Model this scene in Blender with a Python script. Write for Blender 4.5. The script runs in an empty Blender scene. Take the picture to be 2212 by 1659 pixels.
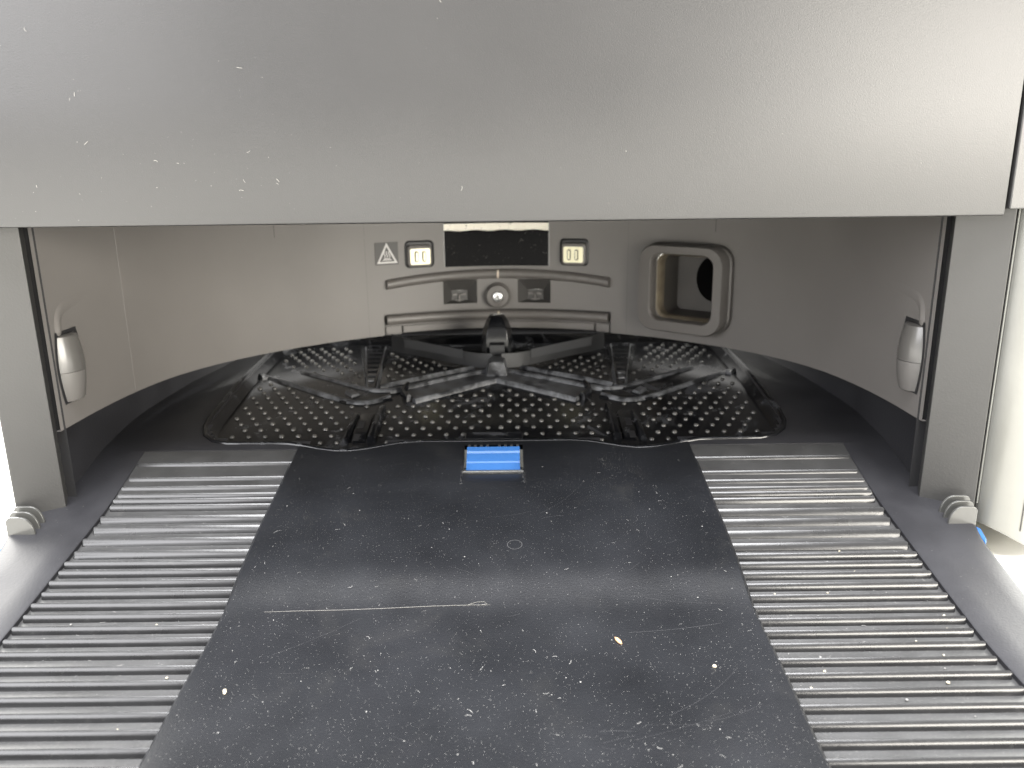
import bpy, bmesh, math, random
import numpy as np
from mathutils import Vector, Matrix
random.seed(7)
R = math.radians
scene = bpy.context.scene
col = scene.collection

# ------------------------------------------------------------------ camera
ZC = 0.172                       # height of the lens above the table, metres
cam_d = bpy.data.cameras.new('camera'); cam = bpy.data.objects.new('camera', cam_d); col.objects.link(cam)
pitch, yaw, roll = R(15), -0.00156, 0.01257
fwd = Vector((0, math.cos(pitch), -math.sin(pitch))); up = Vector((0, math.sin(pitch), math.cos(pitch))); rt = Vector((1, 0, 0))
rz = Matrix.Rotation(-yaw, 3, 'Z'); fwd, up, rt = rz @ fwd, rz @ up, rz @ rt
c_, s_ = math.cos(roll), math.sin(roll)
rt2 = rt*c_ - up*s_; up2 = up*c_ + rt*s_
m = Matrix((rt2, up2, -fwd)).transposed().to_4x4(); m.translation = Vector((0.0102, 0, ZC))
cam.matrix_world = m
cam_d.sensor_width = 36; cam_d.lens = 1750/2212*36
cam_d.clip_start = 0.005; cam_d.clip_end = 50
cam_d.dof.use_dof = True; cam_d.dof.focus_distance = 0.33; cam_d.dof.aperture_fstop = 15
scene.camera = cam

# ------------------------------------------------------------------ light
world = bpy.data.worlds.new('World'); scene.world = world; world.use_nodes = True
bg = world.node_tree.nodes['Background']; bg.inputs[0].default_value = (1.0, 0.98, 0.95, 1); bg.inputs[1].default_value = 1.1

def area(name, loc, target, sx, sy, power, colr):
    d = bpy.data.lights.new(name, 'AREA'); d.shape = 'RECTANGLE'; d.size = sx; d.size_y = sy; d.energy = power; d.color = colr
    o = bpy.data.objects.new(name, d); col.objects.link(o); o.location = loc
    o.rotation_euler = (Vector(target)-Vector(loc)).to_track_quat('-Z', 'Y').to_euler(); return o
area('window_light', (1.10, -0.85, 0.30), (0.16, 0.33, 0.16), 1.0, 0.55, 52, (1.0, 0.95, 0.86))
area('ceiling_light', (0.0, 0.0, 2.0), (0, 0.1, 0), 2.0, 1.6, 320, (0.98, 0.98, 1.0))
area('left_window_light', (-1.15, -0.75, 0.75), (-0.05, 0.3, 0.1), 1.0, 1.0, 36, (0.97, 0.97, 1.0))
area('rear_left_fill_light', (-1.3, 1.5, 0.9), (-0.15, 0.3, 0.05), 1.3, 1.3, 78, (1.0, 0.98, 0.93))  # added lamp, not a known window; brightens the left border and grooves
area('rear_right_fill_light', (1.4, 1.4, 0.9), (0.15, 0.3, 0.05), 1.3, 1.3, 80, (1.0, 0.99, 0.92))  # added counterpart on the right, for the reflection in that border
scene.view_settings.view_transform = 'Standard'; scene.view_settings.look = 'None'
scene.view_settings.exposure = 0.0; scene.view_settings.gamma = 1.0
scene.cycles.max_bounces = 10; scene.cycles.diffuse_bounces = 6; scene.cycles.glossy_bounces = 5

# ------------------------------------------------------------------ materials
def mat(name, c, rough=0.45, metal=0.0, spec=0.5, bump=0.0, bscale=900, vary=0.0, vscale=60, coat=0.0,
        dirt=None, dirt_scale=40, dirt_lo=0.55, dirt_hi=0.7, dirt_detail=8, dirt_rough=0.7, vor=None):
    mt = bpy.data.materials.new(name); mt.use_nodes = True; nt = mt.node_tree; N = nt.nodes; L = nt.links
    b = N['Principled BSDF']; b.inputs['Roughness'].default_value = rough; b.inputs['Metallic'].default_value = metal
    b.inputs['Specular IOR Level'].default_value = spec; b.inputs['Coat Weight'].default_value = coat
    b.inputs['Coat Roughness'].default_value = 0.12
    tc = N.new('ShaderNodeTexCoord'); src = None
    base = N.new('ShaderNodeRGB'); base.outputs[0].default_value = (*c, 1); src = base.outputs[0]
    if vary:
        n = N.new('ShaderNodeTexNoise'); n.inputs['Scale'].default_value = vscale; n.inputs['Detail'].default_value = 6
        L.new(tc.outputs['Object'], n.inputs['Vector'])
        r = N.new('ShaderNodeMapRange'); r.inputs[1].default_value = 0.3; r.inputs[2].default_value = 0.7
        r.inputs[3].default_value = 1-vary; r.inputs[4].default_value = 1+vary; L.new(n.outputs[0], r.inputs[0])
        mx = N.new('ShaderNodeVectorMath'); mx.operation = 'SCALE'; L.new(src, mx.inputs[0]); L.new(r.outputs[0], mx.inputs['Scale'])
        src = mx.outputs[0]
        r2 = N.new('ShaderNodeMapRange'); r2.inputs[1].default_value = 0.3; r2.inputs[2].default_value = 0.7
        r2.inputs[3].default_value = rough*(1-vary*0.5); r2.inputs[4].default_value = min(1, rough*(1+vary*0.5)); L.new(n.outputs[0], r2.inputs[0])
        L.new(r2.outputs[0], b.inputs['Roughness'])
    if dirt:
        n = N.new('ShaderNodeTexNoise'); n.inputs['Scale'].default_value = dirt_scale; n.inputs['Detail'].default_value = dirt_detail
        n.inputs['Roughness'].default_value = 0.65; n.inputs['Distortion'].default_value = 0.8
        L.new(tc.outputs['Object'], n.inputs['Vector'])
        r = N.new('ShaderNodeMapRange'); r.inputs[1].default_value = dirt_lo; r.inputs[2].default_value = dirt_hi; L.new(n.outputs[0], r.inputs[0])
        fac = r.outputs[0]
        mx = N.new('ShaderNodeMix'); mx.data_type = 'RGBA'; L.new(fac, mx.inputs[0]); L.new(src, mx.inputs[6]); mx.inputs[7].default_value = (*dirt, 1)
        src = mx.outputs[2]
        if not vary:
            mr = N.new('ShaderNodeMapRange'); mr.inputs[3].default_value = rough; mr.inputs[4].default_value = dirt_rough
            L.new(fac, mr.inputs[0]); L.new(mr.outputs[0], b.inputs['Roughness'])
    if vor:   # sparse round droplets / spots of residue
        vc, vs, thr = vor
        v = N.new('ShaderNodeTexVoronoi'); v.inputs['Scale'].default_value = vs; L.new(tc.outputs['Object'], v.inputs['Vector'])
        n2 = N.new('ShaderNodeTexNoise'); n2.inputs['Scale'].default_value = vs*0.25; L.new(tc.outputs['Object'], n2.inputs['Vector'])
        sub = N.new('ShaderNodeMapRange'); sub.inputs[1].default_value = 0.42; sub.inputs[2].default_value = 0.72
        sub.inputs[3].default_value = 0.02; sub.inputs[4].default_value = thr*1.6; L.new(n2.outputs[0], sub.inputs[0])
        lt = N.new('ShaderNodeMath'); lt.operation = 'LESS_THAN'; L.new(v.outputs['Distance'], lt.inputs[0]); L.new(sub.outputs[0], lt.inputs[1])
        mx = N.new('ShaderNodeMix'); mx.data_type = 'RGBA'; L.new(lt.outputs[0], mx.inputs[0]); L.new(src, mx.inputs[6]); mx.inputs[7].default_value = (*vc, 1)
        src = mx.outputs[2]
    L.new(src, b.inputs['Base Color'])
    if bump:
        n = N.new('ShaderNodeTexNoise'); n.inputs['Scale'].default_value = bscale; n.inputs['Detail'].default_value = 3
        L.new(tc.outputs['Object'], n.inputs['Vector'])
        bp = N.new('ShaderNodeBump'); bp.inputs['Strength'].default_value = 1.0; bp.inputs['Distance'].default_value = bump
        L.new(n.outputs[0], bp.inputs['Height']); L.new(bp.outputs[0], b.inputs['Normal'])
    return mt
M = {}
M['cover'] = mat('grained_grey_plastic', (0.024, 0.0235, 0.0235), 0.38, bump=0.000045, bscale=2000, vary=0.06, vscale=18)
M['pillar'] = mat('pillar_grey_plastic', (0.028, 0.0275, 0.0265), 0.45, bump=0.00005, bscale=1100, vary=0.06, vscale=25)
M['wall'] = mat('bay_grey_plastic', (0.114, 0.107, 0.101), 0.52, bump=0.00003, bscale=1200, vary=0.05, vscale=22)
M['shell'] = mat('outer_shell_plastic', (0.12, 0.12, 0.11), 0.3, bump=0.00002, vary=0.05)
M['deck'] = mat('base_black_plastic', (0.015, 0.015, 0.017), 0.46, spec=0.33, bump=0.00006, bscale=900, vary=0.2, vscale=40)
M['plate'] = mat('ramp_black_plastic', (0.0060, 0.0065, 0.0078), 0.38, spec=0.28, bump=0.00005, bscale=1300, vary=0.22, vscale=28,
                 dirt=(0.015, 0.015, 0.015), dirt_scale=26, dirt_lo=0.56, dirt_hi=0.95)
M['rib'] = mat('rib_black_plastic', (0.016, 0.016, 0.0165), 0.25, bump=0.00002, vary=0.15, vscale=80, dirt=(0.04, 0.04, 0.038), dirt_scale=260, dirt_lo=0.6, dirt_hi=0.85)
M['groove'] = mat('groove_black_plastic', (0.031, 0.031, 0.031), 0.40, bump=0.00006, vary=0.2, dirt=(0.06, 0.058, 0.055), dirt_scale=420, dirt_lo=0.58, dirt_hi=0.8)
M['dark'] = mat('dark_cavity_plastic', (0.012, 0.012, 0.013), 0.5)
M['tray'] = mat('wet_black_tray_plastic', (0.003, 0.0032, 0.0040), 0.2, spec=0.4, bump=0.00003, bscale=500, dirt=(0.075, 0.078, 0.085), dirt_scale=55, dirt_lo=0.54, dirt_hi=0.84, dirt_rough=0.5)
M['scale'] = mat('scaled_tray_ridge', (0.010, 0.0105, 0.012), 0.3, bump=0.0001, bscale=500, dirt=(0.15, 0.155, 0.165), dirt_scale=110, dirt_lo=0.40, dirt_hi=0.80)
M['bump'] = mat('worn_sheen_bump', (0.06, 0.058, 0.054), 0.28, vary=0.3, vscale=90)  # paler than the tray: wear plus front light the domes reflect, put into colour
M['rubber'] = mat('dusty_rubber', (0.013, 0.0135, 0.0145), 0.5, bump=0.00006, vary=0.3, vscale=60)
M['gloss'] = mat('gloss_black_window', (0.0015, 0.0015, 0.002), 0.06, spec=0.03, vor=((0.07, 0.067, 0.063), 620, 0.17))
M['pale'] = mat('pale_dried_residue', (0.80, 0.76, 0.66), 0.6, dirt=(0.03, 0.03, 0.03), dirt_scale=420, dirt_lo=0.62, dirt_hi=0.66)
M['bar'] = mat('bar_grey_rubber', (0.095, 0.088, 0.082), 0.45, bump=0.00002)
M['gold'] = mat('brass_contact', (0.78, 0.74, 0.52), 0.35, metal=0.1, vary=0.06)
M['steel'] = mat('bright_steel_screw', (0.85, 0.86, 0.85), 0.22, metal=0.8)
M['void'] = mat('deep_hole', (0.0008, 0.0008, 0.0008), 0.8, spec=0.05)
M['tan'] = mat('tan_gasket', (0.13, 0.108, 0.075), 0.4, vary=0.3, vscale=120)
M['fin'] = mat('glossy_fin_plastic', (0.05, 0.05, 0.047), 0.22)
M['white'] = mat('printed_white', (0.42, 0.41, 0.40), 0.5)
M['cream'] = mat('printed_cream', (0.50, 0.43, 0.35), 0.5)
M['blue'] = mat('blue_latch_plastic', (0.024, 0.092, 0.26), 0.38, dirt=(0.12, 0.2, 0.4), dirt_scale=330, dirt_lo=0.66, dirt_hi=0.72)
M['cap'] = mat('glossy_grey_roller', (0.075, 0.072, 0.068), 0.28, coat=0.15)
M['roller'] = mat('matte_grey_roller', (0.10, 0.095, 0.09), 0.45)
M['table'] = mat('white_table', (0.86, 0.84, 0.76), 0.6, vary=0.03)
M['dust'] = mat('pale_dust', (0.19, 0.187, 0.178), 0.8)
M['crumb'] = mat('pale_crumb', (0.42, 0.38, 0.29), 0.7, vary=0.2, vscale=400)
M['flake'] = mat('tan_flake', (0.42, 0.24, 0.13), 0.5, vary=0.3, vscale=600)
M['sign'] = mat('label_dark_grey', (0.04, 0.038, 0.036), 0.55)
M['duct'] = mat('duct_grey_plastic', (0.045, 0.041, 0.037), 0.45, vary=0.1)

# ------------------------------------------------------------------ mesh helpers
class MB:
    def __init__(s): s.v = []; s.f = []
    def add(s, vs, fs):
        o = len(s.v); s.v += [tuple(p) for p in vs]; s.f += [tuple(i+o for i in f) for f in fs]
    def grid(s, rows):
        n = len(rows[0]); vs = [p for r in rows for p in r]
        s.add(vs, [(i*n+j, i*n+j+1, (i+1)*n+j+1, (i+1)*n+j) for i in range(len(rows)-1) for j in range(n-1)])
    def loft(s, rings, closed=True, cap=True):
        n = len(rings[0]); vs = [p for r in rings for p in r]; fs = []
        for i in range(len(rings)-1):
            for j in range(n if closed else n-1):
                k = (j+1) % n; fs.append((i*n+j, i*n+k, (i+1)*n+k, (i+1)*n+j))
        if cap: fs += [tuple(range(n))[::-1], tuple((len(rings)-1)*n+j for j in range(n))]
        s.add(vs, fs)
    def box(s, a, b):
        x0, y0, z0 = a; x1, y1, z1 = b
        s.add([(x0,y0,z0),(x1,y0,z0),(x1,y1,z0),(x0,y1,z0),(x0,y0,z1),(x1,y0,z1),(x1,y1,z1),(x0,y1,z1)],
              [(0,3,2,1),(4,5,6,7),(0,1,5,4),(1,2,6,5),(2,3,7,6),(3,0,4,7)])
    def tube(s, pts, r, n=10, cap=True):
        rings = []; pts = [Vector(p) for p in pts]
        rs = r if isinstance(r, (list, tuple)) else [r]*len(pts)
        for i, p in enumerate(pts):
            t = (pts[min(i+1, len(pts)-1)]-pts[max(i-1, 0)]).normalized()
            a = t.cross(Vector((0.01, 0.02, 1))); a = a.normalized() if a.length > 1e-4 else Vector((1, 0, 0)); b = a.cross(t).normalized()
            rings.append([p+a*math.cos(2*math.pi*k/n)*rs[i]+b*math.sin(2*math.pi*k/n)*rs[i] for k in range(n)])
        s.loft(rings, cap=cap)
    def build(s, name, mt, parent=None, smooth=False, bevel=0, loc=None, solid=0):
        me = bpy.data.meshes.new(name); me.from_pydata([tuple(v) for v in s.v], [], s.f); me.update()
        bm = bmesh.new(); bm.from_mesh(me); bmesh.ops.remove_doubles(bm, verts=bm.verts, dist=2e-7); bmesh.ops.recalc_face_normals(bm, faces=bm.faces); bm.to_mesh(me); bm.free()
        if smooth:
            me.polygons.foreach_set('use_smooth', [True]*len(me.polygons))
            try: me.set_sharp_from_angle(angle=R(smooth if smooth is not True else 45))
            except Exception: pass
        me.materials.append(M[mt] if isinstance(mt, str) else mt)
        o = bpy.data.objects.new(name, me); col.objects.link(o)
        if solid:
            md = o.modifiers.new('solid', 'SOLIDIFY'); md.thickness = solid; md.offset = -1
        if bevel:
            md = o.modifiers.new('bevel', 'BEVEL'); md.width = bevel; md.segments = 2; md.limit_method = 'ANGLE'; md.angle_limit = R(35); md.harden_normals = True
        if parent: o.parent = parent
        return o
def tag(o, label=None, cat=None, group=None, kind=None):
    if label: o['label'] = label
    if cat: o['category'] = cat
    if group: o['group'] = group
    if kind: o['kind'] = kind
    return o
def empty(name, label, cat, group=None):
    o = bpy.data.objects.new(name, None); o.empty_display_size = 0.02; col.objects.link(o); return tag(o, label, cat, group)

def smooth_table(xs, ys, sig, lo, hi):
    X = np.linspace(lo, hi, 1201); Y = np.interp(X, xs, ys)
    st = X[1]-X[0]; k = np.arange(-int(4*sig/st), int(4*sig/st)+1)*st; w = np.exp(-k**2/2/sig**2); w /= w.sum()
    P = np.concatenate([Y[0]+(Y[1]-Y[0])*np.arange(-(len(k)//2), 0), Y, Y[-1]+(Y[-1]-Y[-2])*np.arange(1, len(k)//2+1)])
    return X, np.convolve(P, w, 'valid')
DT = smooth_table([.05, .10, .1948, .2507, .2755, .3424, .385, .4165, .477, .62], [.004, .0055, .0065, .0095, .0135, .0255, .0375, .043, .050, .056], .007, .05, .62)
def deck(y): return float(np.interp(y, *DT))

# wall plan curve (right half, from apex), arc-length parameter
WX = [0, .03, .055, .079, .11, .139, .149, .164, .1755, .184, .1895, .1925, .193]
WY = [.573, .570, .563, .553, .534, .508, .4975, .4785, .459, .438, .41, .38, .344]
def dense(xs, ys, n=400, it=420):
    L = np.concatenate([[0], np.cumsum(np.hypot(np.diff(xs), np.diff(ys)))]); t = np.linspace(0, L[-1], n)
    x = np.interp(t, L, xs); y = np.interp(t, L, ys)
    for _ in range(it):
        x[1:-1] = (x[:-2]+x[2:]+2*x[1:-1])/4; y[1:-1] = (y[:-2]+y[2:]+2*y[1:-1])/4; y[0] = y[1]; x[0] = 0
    return x, y, np.concatenate([[0], np.cumsum(np.hypot(np.diff(x), np.diff(y)))])
wx, wy, ws = dense(WX, WY)
SMAX = float(np.interp(-.3458, -wy, ws))
def s_x(x): return math.copysign(float(np.interp(abs(x), wx, ws)), x)
def s_y(y, sgn=1): return sgn*float(np.interp(-y, -wy, ws))
def wn(s):
    a = abs(s); x0, y0 = np.interp(a-.010, ws, wx), np.interp(a-.010, ws, wy); x1, y1 = np.interp(a+.010, ws, wx), np.interp(a+.010, ws, wy)
    if a < .010: f_ = a/.010; x1, y1 = np.interp(.020, ws, wx), np.interp(.020, ws, wy); x0, y0 = 0.0, float(wy[0]); q_ = (y1-y0)/(x1-x0)*f_; n0 = Vector((q_ if s > 0 else -q_, -1, 0)); return n0.normalized()
    t = Vector((x1-x0, y1-y0, 0)).normalized(); n = Vector((t.y, -t.x, 0))     # points into the bay
    if n.y > 0: n = -n
    if s < 0: n.x = -n.x
    return n
def W(s, z, off=0.0):
    a = abs(s); p = Vector((math.copysign(float(np.interp(a, ws, wx)), s) if s else 0, float(np.interp(a, ws, wy)), z))
    return p + wn(s)*off

# ------------------------------------------------------------------ table
fl = MB(); fl.add([(-6, -5, 0), (6, -5, 0), (6, 7, 0), (-6, 7, 0)], [(0, 1, 2, 3)])
tag(fl.build('floor', 'table'), kind='structure', label='bright white surface the dock stands on')

# ------------------------------------------------------------------ docking station
dock = empty('docking_station', 'dark grey robot vacuum docking station with an open bay and a ribbed ramp', 'docking station')

# base deck: side borders, back deck, front lip
YR = .3833                                   # where ramp strips end at the back
XB, XS = .207, .1745
tray_half = [(0, .389), (.015, .389), (.038, .3892), (.048, .3880), (.0565, .3853), (.0645, .3828), (.0715, .3815), (.079, .3820), (.087, .3838), (.096, .3872), (.104, .3893),
             (.120, .3896), (.135, .390), (.143, .3925), (.149, .3985), (.1522, .407), (.1533, .420), (.1537, .45), (.1540, .50), (.154, .560), (.150, .572), (.140, .577)]
tray_poly = [(x, y) for x, y in tray_half] + [(-x, y) for x, y in tray_half[::-1][:-1]]
def in_poly(x, y, P):
    c = False; j = len(P)-1
    for i in range(len(P)):
        if (P[i][1] > y) != (P[j][1] > y) and x < (P[j][0]-P[i][0])*(y-P[i][1])/(P[j][1]-P[i][1])+P[i][0]: c = not c
        j = i
    return c
def inset(P, d):
    out = []; n = len(P)
    for i in range(n):
        a, b = Vector(P[i-1]), Vector(P[(i+1) % n]); t = (b-a).normalized(); nn = Vector((-t.y, t.x)); out.append((P[i][0]+nn.x*d, P[i][1]+nn.y*d))
    return out
BX = [.0, .14, .16, .168, .175, .186, .194, .1965, .1970]; BY = [.602, .590, .575, .54, .50, .46, .425, .39, .3425]
def xb(y): return float(np.interp(y, [.11, .25, .2777, .3087, .3238, .334, .36], [.200, .203, .204, .206, .2095, .2135, .2145]))
d = MB()
ys = [.11+.004*i for i in range(int((YR-.11)/.004)+1)]+[YR]
for sg in (-1, 1):
    prof = [(XS, -.003), (XS, -.0004), (XS+.0006, 0), (.185, 0), (.195, 0), (XB-.002, 0), (XB-.0007, -.0006), (XB, -.0022), (XB, None)]
    d.grid([[(sg*(x if x < .2 else x-XB+xb(y)), y, 0.0005 if h is None else deck(y)+h) for x, h in prof] for y in ys])
hole = inset(tray_poly, .0025)
nx = 200
for i in range(nx):
    for j in range(57):
        x0 = -XB+.414*i/nx; x1 = -XB+.414*(i+1)/nx; y0 = YR+.22*j/57; y1 = YR+.22*(j+1)/57
        if in_poly((x0+x1)/2, (y0+y1)/2, hole): continue
        if abs((x0+x1)/2) < .0975 and y1 < .389: continue
        d.add([(x0, y0, deck(y0)), (x1, y0, deck(y0)), (x1, y1, deck(y1)), (x0, y1, deck(y1))], [(0, 1, 2, 3)])
for sg in (-1, 1):   # outer wall of the rear base
    d.grid([[(sg*XB, y, z) for z in (0.0005, deck(y))] for y in np.linspace(YR, .603, 20)])
d.grid([[(x, .11, z) for z in (.0005, deck(.11)-.003)] for x in np.linspace(-XB, XB, 12)])
for sg in (-1, 1): d.add([(sg*XS, YR, deck(YR)), (sg*.0975, YR, deck(YR)), (sg*.0975, YR, deck(YR)-.004), (sg*XS, YR, deck(YR)-.004)], [(0, 1, 2, 3)])
o = d.build('base_deck', 'deck', dock, smooth=50)
bmx = bmesh.new(); bmx.from_mesh(o.data); bmesh.ops.remove_doubles(bmx, verts=bmx.verts, dist=1e-6); bmx.to_mesh(o.data); bmx.free()

# ramp strips: a grooved floor under a row of ribs
RIBS = [.3724, .3612, .3546, .3492, .3456, .341, .3327, .325, .3165, .3079, .3011, .2953, .2891, .2825, .276, .2696, .2631, .2565, .2497, .2417, .2341, .2264, .2188, .2112, .2036, .1962, .1886, .181, .1734, .1658]
XI, XO = .0995, .1738
for sg, nm in ((-1, 'left'), (1, 'right')):
    s = MB(); yy = [.11+.003*i for i in range(int((YR-.0003-.11)/.003)+1)]+[YR-.0003]
    s.grid([[(sg*x, y, deck(y)+(-.0021*min(1, max(.35, (.352-y)/.022+.35)) if y < .3727 else -.0002)) for x in (XI-.004, .12, .14, .16, XS)] for y in yy])
    st = s.build('ramp_strip', 'groove', dock, smooth=60)
    st['label'] = f'{nm} ribbed strip of the ramp'
    for k, y in enumerate(RIBS):
        wide = .0014 if 6 <= k <= 9 else .0008
        z = deck(y); r = MB(); sl = (deck(y+.002)-deck(y-.002))/.004
        # cross-section: back foot, back top, top edge, rounded front shoulder, front foot
        sec = [(.0002, -.0012), (.0002, .0004), (-.0001, .00055), (-.0001-wide*.5, .00055-wide*.32), (-.0001-wide*1.0, .00055-wide*.92), (-.00035-wide*1.1, -.0001-wide*.95), (-.0006-wide*1.15, -.0026)]
        xo = XO-.0006*(k % 2)+.0018*min(1, max(0, (.30-y)/.05))*0
        ring = lambda X: [(X, y+a, z+b+sl*a) for a, b in sec]
        r.loft([ring(sg*XI*.985), ring(sg*(xo-.0006)), [(sg*xo, p[1]*.6+(y-.0008)*.4, p[2]-.0003) for p in ring(0)]], closed=True, cap=True)
        r.build('rib', 'rib', st, smooth=28)

# centre plate of the ramp with latch recess
LX, LY0, LY1, LY2 = .0145, .349, .3637, .3838
xs = [-.1003, -.1001, -.0994, -.098, -.095, -.088]+[round(-.08+.004*i, 4) for i in range(16)]+[-LX-.0002, -LX]
xs = xs+[-.010, -.005, 0]; xs = xs+[-x for x in xs[::-1][1:]]
ysp = [.11+.004*i for i in range(59)]+[LY0, .353, .357, .361, LY1-.0004, LY1, .368, .372, .376, .380, LY2, .386, .390]
ysp = sorted(set(ysp))
def plate_front_gap(y): return 0
def rim_y(x): return float(np.interp(abs(x), [q[0] for q in tray_half[:15]], [q[1] for q in tray_half[:15]]))
def pz(x, y):
    e = abs(x)/1.0; h = .0016+.0025*(lambda q: q*q*(3-2*q))(min(1, max(0, (y-.266)/.026)))-.0035*min(1, max(0, (y-.345)/.032))
    w = .1003
    t = w-e
    if t < .0024: h -= .0032*(1-t/.0024)**2
    h -= .0006*max(0, 1-(t/.012))**2
    if abs(x) <= LX+1e-6 and LY0 <= y <= LY1+1e-6: h -= .0030*((y-LY0)/(LY1-LY0))**1.6
    return deck(y)+h
p = MB(); nxp = len(xs)
vid = {}
for i, y in enumerate(ysp):
    wv = 1 + .0035*math.sin((y-.30)*75)*max(0, min(1, (.36-y)/.02))     # slightly wavy side edges
    for j, x in enumerate(xs):
        vid[i, j] = len(p.v); xx = x*(wv if abs(x) > .09 else 1)
        yo = rim_y(x)-.0017
        yy_ = y if y <= .376 or (abs(x) <= LX+1e-4 and y < .3839) else (yo if y >= .3899 else (.376+(y-.376)/(.390-.376)*(yo-.376) if abs(x) > LX+1e-4 else .3838+(y-.3838)*.55))
        p.v.append((xx, yy_, pz(x, yy_)))
for i in range(len(ysp)-1):
    yc = (ysp[i]+ysp[i+1])/2
    for j in range(nxp-1):
        xc = (xs[j]+xs[j+1])/2
        if abs(xc) < LX and LY1 < yc < LY2: continue
        p.f.append((vid[i, j], vid[i, j+1], vid[i+1, j+1], vid[i+1, j]))
for sg in (-1, 1):
    p.grid([[(sg*(LX+.0001), y, pz(LX+.003, y)+.0001), (sg*(LX+.0001), y, pz(0, y)-.0003 if y < LY1 else deck(y)-.006)] for y in (LY0, .353, .357, .361, LY1, .37, .376, LY2)])
p.grid([[(x, LY1, pz(x, LY1)), (x, LY1+.0008, pz(x, LY1)-.007)] for x in (-LX, 0, LX)])
pl = p.build('ramp_plate', 'plate', dock, smooth=35)
for sg in (-1, 1):
    sk = MB(); sk.grid([[(sg*.1001*(1+.0035*math.sin((y-.30)*75)*max(0, min(1, (.36-y)/.02))), y, pz(.1003, y)+.0001), (sg*.0992, y, deck(y)-.003)] for y in ysp])
    sk.build('plate_edge', 'deck', pl, smooth=40)

# blue latch and its frame
lat = empty('tmp', None, None); bpy.data.objects.remove(lat)
b = MB(); zc = deck(.374)
sec = [(.3655, -.0022), (.3660, -.0004), (.3700, .0004), (.3702, .0001), (.3708, .0008), (.3760, .0016), (.3764, .0012), (.3772, .0020), (.3802, .0024), (.3812, .0016), (.3818, -.004)]
b.loft([[(x, y, deck(y)+h-.0004) for y, h in sec]+[(x, .3818, deck(.374)-.007), (x, .3655, deck(.366)-.007)] for x in (-.0130, -.0127, .0127, .0130)])
latch = b.build('release_latch', 'blue', dock, smooth=30); latch['label'] = 'blue release latch at the back of the ramp'
b = MB()
for k in range(-4, 5):
    if k == 0: continue
    b.box((k*.0030-.0006, .3812, deck(.3815)-.004), (k*.0030+.0006, .3828, deck(.3815)+.0022))
b.build('latch_teeth', 'dark', latch)
b = MB(); b.box((-.0165, LY1-.001, deck(.37)-.012), (.0165, .386, deck(.37)-.0085)); b.build('latch_well', 'dark', dock)
b = MB()
b.tube([(-.0150, .3635, pz(.02, .3635)+.0002), (.0150, .3635, pz(.02, .3635)-.0022)][:0] or [(-.0145, LY1+.0003, pz(0, LY1)+.0003), (.0145, LY1+.0003, pz(0, LY1)+.0003)], .0010, 10)
b.build('latch_lip', 'fin', dock, smooth=True)
# faint scratches worn into the plate
M['scratch'] = mat('faint_scratch', (.022, .022, .024), .6)
srnd = random.Random(5); b = MB()
for k in range(26):
    x0, y0 = srnd.uniform(-.085, .085), srnd.uniform(.19, .372); L_ = srnd.choice([.004, .006, .01, .02, .034]); th = srnd.gauss(0.12, .5); cv = srnd.uniform(-.5, .5); pts = []
    if abs(x0) < .045 and y0 > .335: continue
    for q in range(9):
        pts.append((x0, y0)); x0 += math.cos(th)*L_/8; y0 += math.sin(th)*L_/8; th += cv/8
    if max(abs(p_[0]) for p_ in pts) > .094: continue
    w = srnd.uniform(.00003, .00007); b.grid([[(x, y-w, pz(x, y-w)+.00006), (x, y+w, pz(x, y+w)+.00006)] for x, y in pts])
tag(b.build('scratches', 'scratch', pl), kind='stuff')
# little mark: ring of residue
b = MB(); c0 = (.0100, .3033)
b.grid([[(c0[0]+r*math.cos(a), c0[1]+r*math.sin(a), pz(.01, c0[1]+r*math.sin(a))+.00012) for r in (.0029, .0031)] for a in np.linspace(0, 2*math.pi, 33)])
b.build('ring_mark', mat('faint_ring', (.04, .04, .04), .6), pl)

# front pillars
for sg, nm in ((-1, 'left'), (1, 'right')):
    b = MB(); P = [(.1941, .3412), (.2138, .3325), (.2144, .3332), (.2146, .350), (.197, .350), (.1944, .3425)]
    if sg < 0: P = [(.1941, .3412), (.2112, .3335), (.2118, .3342), (.2120, .350), (.197, .350), (.1944, .3425)]
    zt = .1565
    rings = []
    for t in (0, .1, .3, .6, 1):
        z = t*zt
        rings.append([(sg*(x-(.0006*(1-t) if i in (0, 5) else 0)), y, (deck(y)-.0015)*(1-t)+zt*t) for i, (x, y) in enumerate(P)])
    b.loft(rings); o = b.build('front_pillar', 'pillar', dock, bevel=.0004); o['label'] = f'{nm} front pillar of the bay'
    # three rounded guide fins on the deck in front of the pillar
    for k in range(3):
        b = MB(); yb = .3205+.0042*k; xa = .1965+.0002*k; xb_ = .2085+.0006*k
        n = 14; out = []
        hgt = .0078
        for i in range(n+1):
            a = math.pi*.5*i/n; out.append((xa+.0052*(1-math.sin(a)) if False else xa+.0058-.0058*math.cos(a), hgt*math.sin(a)))
        out += [(xb_-.0022, hgt), (xb_-.0008, hgt*.93), (xb_, hgt*.75), (xb_, -.003)]
        out = [(xa, -.003)]+out
        b.loft([[(sg*x, yb+dy, deck(yb)+h) for x, h in out] for dy in (0, .0013)])
        b.build('guide_fin', 'fin', dock, bevel=.00035)

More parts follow.
